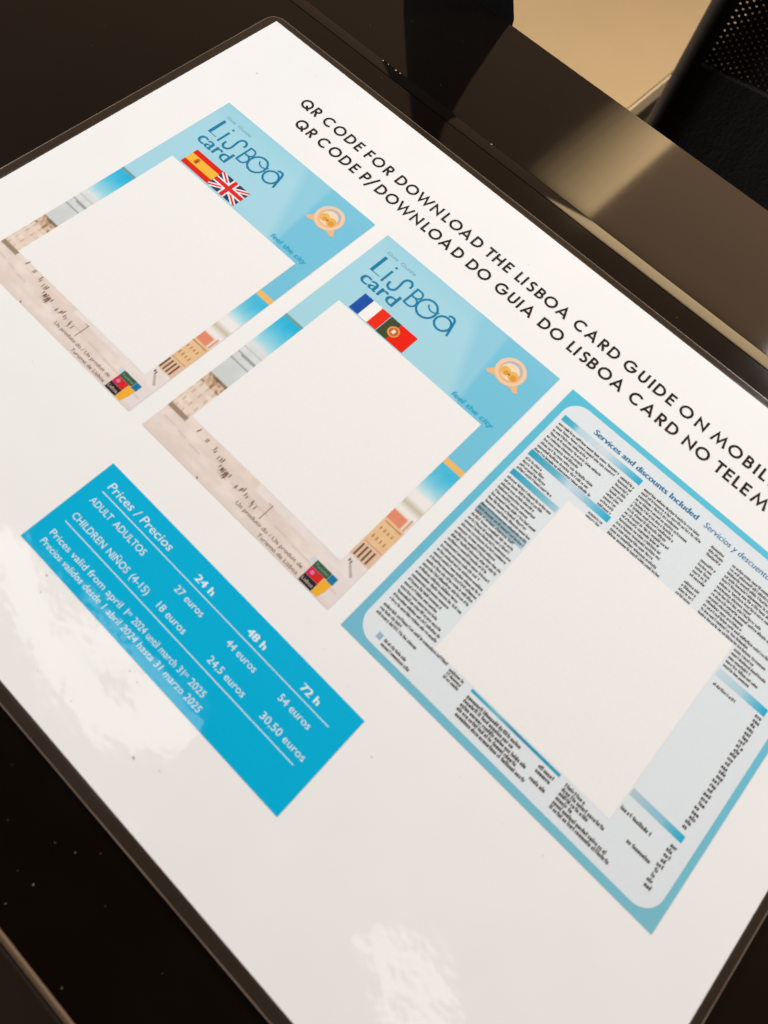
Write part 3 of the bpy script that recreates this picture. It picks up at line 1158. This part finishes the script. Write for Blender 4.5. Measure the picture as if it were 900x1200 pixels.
def micro(mb, x0, x1, y, h=1.05, m=None, z=Z4, dens=1.0, wt=.26):
    m = m or BLACK
    x = x0
    q = 0
    while x < x1 - .3:
        for _ in range(rng.randint(2, 9)):
            if x > x1 - .3:
                break
            xh = h * .68
            w = h * rng.uniform(.36, .52)
            s_ = wt * h
            kind = rng.choice("nnoaeltiuorsd")
            zz = z + .002 * (q % 3)
            q += 1
            if kind in "li":
                mb.rect(x, y - h, x + s_, y, zz, m)
                w = s_
            elif kind in "nu":
                mb.rect(x, y - xh, x + s_, y, zz, m)
                mb.rect(x + w - s_, y - xh, x + w, y, zz, m)
                yy = y - xh if kind == 'n' else y - s_ * .8
                mb.rect(x + s_, yy, x + w - s_, yy + s_ * .8, zz, m)
            elif kind in "td":
                mb.rect(x + w - s_, y - h, x + w, y, zz, m)
                mb.rect(x, y - xh, x + w - s_, y - xh + s_ * .8, zz, m)
                if kind == 'd':
                    mb.rect(x, y - xh + s_ * .8, x + s_, y, zz, m)
            elif kind == 'r':
                mb.rect(x, y - xh, x + s_, y, zz, m)
                mb.rect(x + s_, y - xh, x + w * .8, y - xh + s_, zz, m)
                w *= .8
            else:
                mb.rect(x, y - xh, x + w, y - xh + s_ * .8, zz, m)
                mb.rect(x, y - s_ * .8, x + w, y, zz, m)
                mb.rect(x, y - xh + s_ * .8, x + s_ * .9, y - s_ * .8, zz, m)
                if kind == 'o':
                    mb.rect(x + w - s_ * .9, y - xh + s_ * .8, x + w, y - s_ * .8, zz, m)
                else:
                    mb.rect(x + s_ * .9, y - xh * .6, x + w, y - xh * .6 + s_ * .6, zz, m)
            x += w + h * .13
        x += h * .24
    return x


TXT = ink((80, 72, 71), "small_print")


def block(name, lines, h=.98, wt=.20):
    mb = MB()
    for (x0, x1, y) in lines:
        micro(mb, x0, x1, y, h, TXT, wt=wt)
    return mb.build(name, serv)


L = []
for k in range(9):
    L.append((182.3, rng.choice((205.2, 203.5, 199.5, 196, 202)) if k not in (0, 1) else (205.6, 205.0)[k], 54.4 + 1.5 * k))
for k, e in enumerate((188.5, 190.2, 192.0, 195.4)):
    L.append((182.3, e, 70.6 + 1.42 * k))
y = 79.2
k = 0
while y < 130.5:
    e = rng.choice((199.2, 199.0, 198.6, 197.8, 196.5, 199.2))
    if 82 < y < 86:
        e = rng.choice((194.5, 196))
    if 120 < y < 126:
        e = rng.choice((194.0, 195.3))
    L.append((182.3, e, y))
    y += 1.47
L += [(182.3, 205.5, 131.4), (182.3, 190, 132.8), (182.3, 196.3, 134.2)]
L += [(189.0, 196.6, 138.3), (189.0, 199.0, 139.6)]
block("small_print", L)
L = []
for k in range(9):
    L.append((206.4, 211.3, 54.8 + 1.46 * k))
block("small_print", L)
L = []
for k in range(2):
    L.append((206.2, 211.3, 70.6 + 1.3 * k))
block("small_print", L)
L = []
for k in range(3):
    L.append((206.2, 211.5, 131.9 + 1.15 * k))
block("small_print", L)
L = []
ends = (234.2, 235.8, 229, 232.3, 228.5, 229.5, 228, 230.2, 227.5, 228.8, 229.6, 228, 230.5, 232.4)
for k, e in enumerate(ends):
    L.append((213.8, e, 52.7 + 1.44 * k))
for k in range(14):
    if k not in (3, 9):
        L.append((238.4, 243.4, 52.7 + 1.44 * k))
block("small_print", L)
L = []
for k in range(14):
    L.append((246.1, rng.choice((268, 266, 262, 264, 258, 269)), 53.0 + 1.42 * k))
for k, e in enumerate((266, 270.5, 266.5, 270, 268)):
    L.append((259.4, e, 72.9 + 1.42 * k))
for k in range(10):
    L.append((270.8, 275.2, 53.0 + 1.9 * k))
L.append((260.0, 267.0, 84.7))
block("small_print", L)
L = []
for k, (x0, e) in enumerate(((214.0, 232.0), (214.0, 230.5), (214.0, 236.0), (214.0, 233.5), (214.6, 237.8))):
    L.append((x0, e, 133.7 + 1.32 * k))
for (x0, e, y) in ((238.0, 242.7, 133.6), (238.0, 242.7, 134.9), (238.0, 242.8, 137.3)):
    L.append((x0, e, y))
for k, e in enumerate((252.0, 259.0, 254.6, 251.0, 262.4, 264.2)):
    L.append((245.7, e, 132.4 + 1.28 * k))
L += [(259.1, 268.6, 126.6), (264.6, 272.2, 131.6)]
block("small_print", L, 1.12, .25)
b = MB()
y = 83.6
k = 0
while y < 138.6:
    if not 119.4 < y < 123.4 and not 136.2 < y < 137.6:
        micro(b, 273.0 + (k % 3) * .15, 274.9, y, 1.15, TXT, wt=.26)
    y += 1.42
    k += 1
b.build("number_column", serv)
b = MB()
b.rect(186.6, 137.2, 188.2, 138.9, Z3, ink((150, 188, 212)))
b.build("key_square", serv)
b = MB()
b.rect(199.9, 71.7, 258.6, 130.5, Z3 + .005, WHITE)
b.build("white_square", serv)
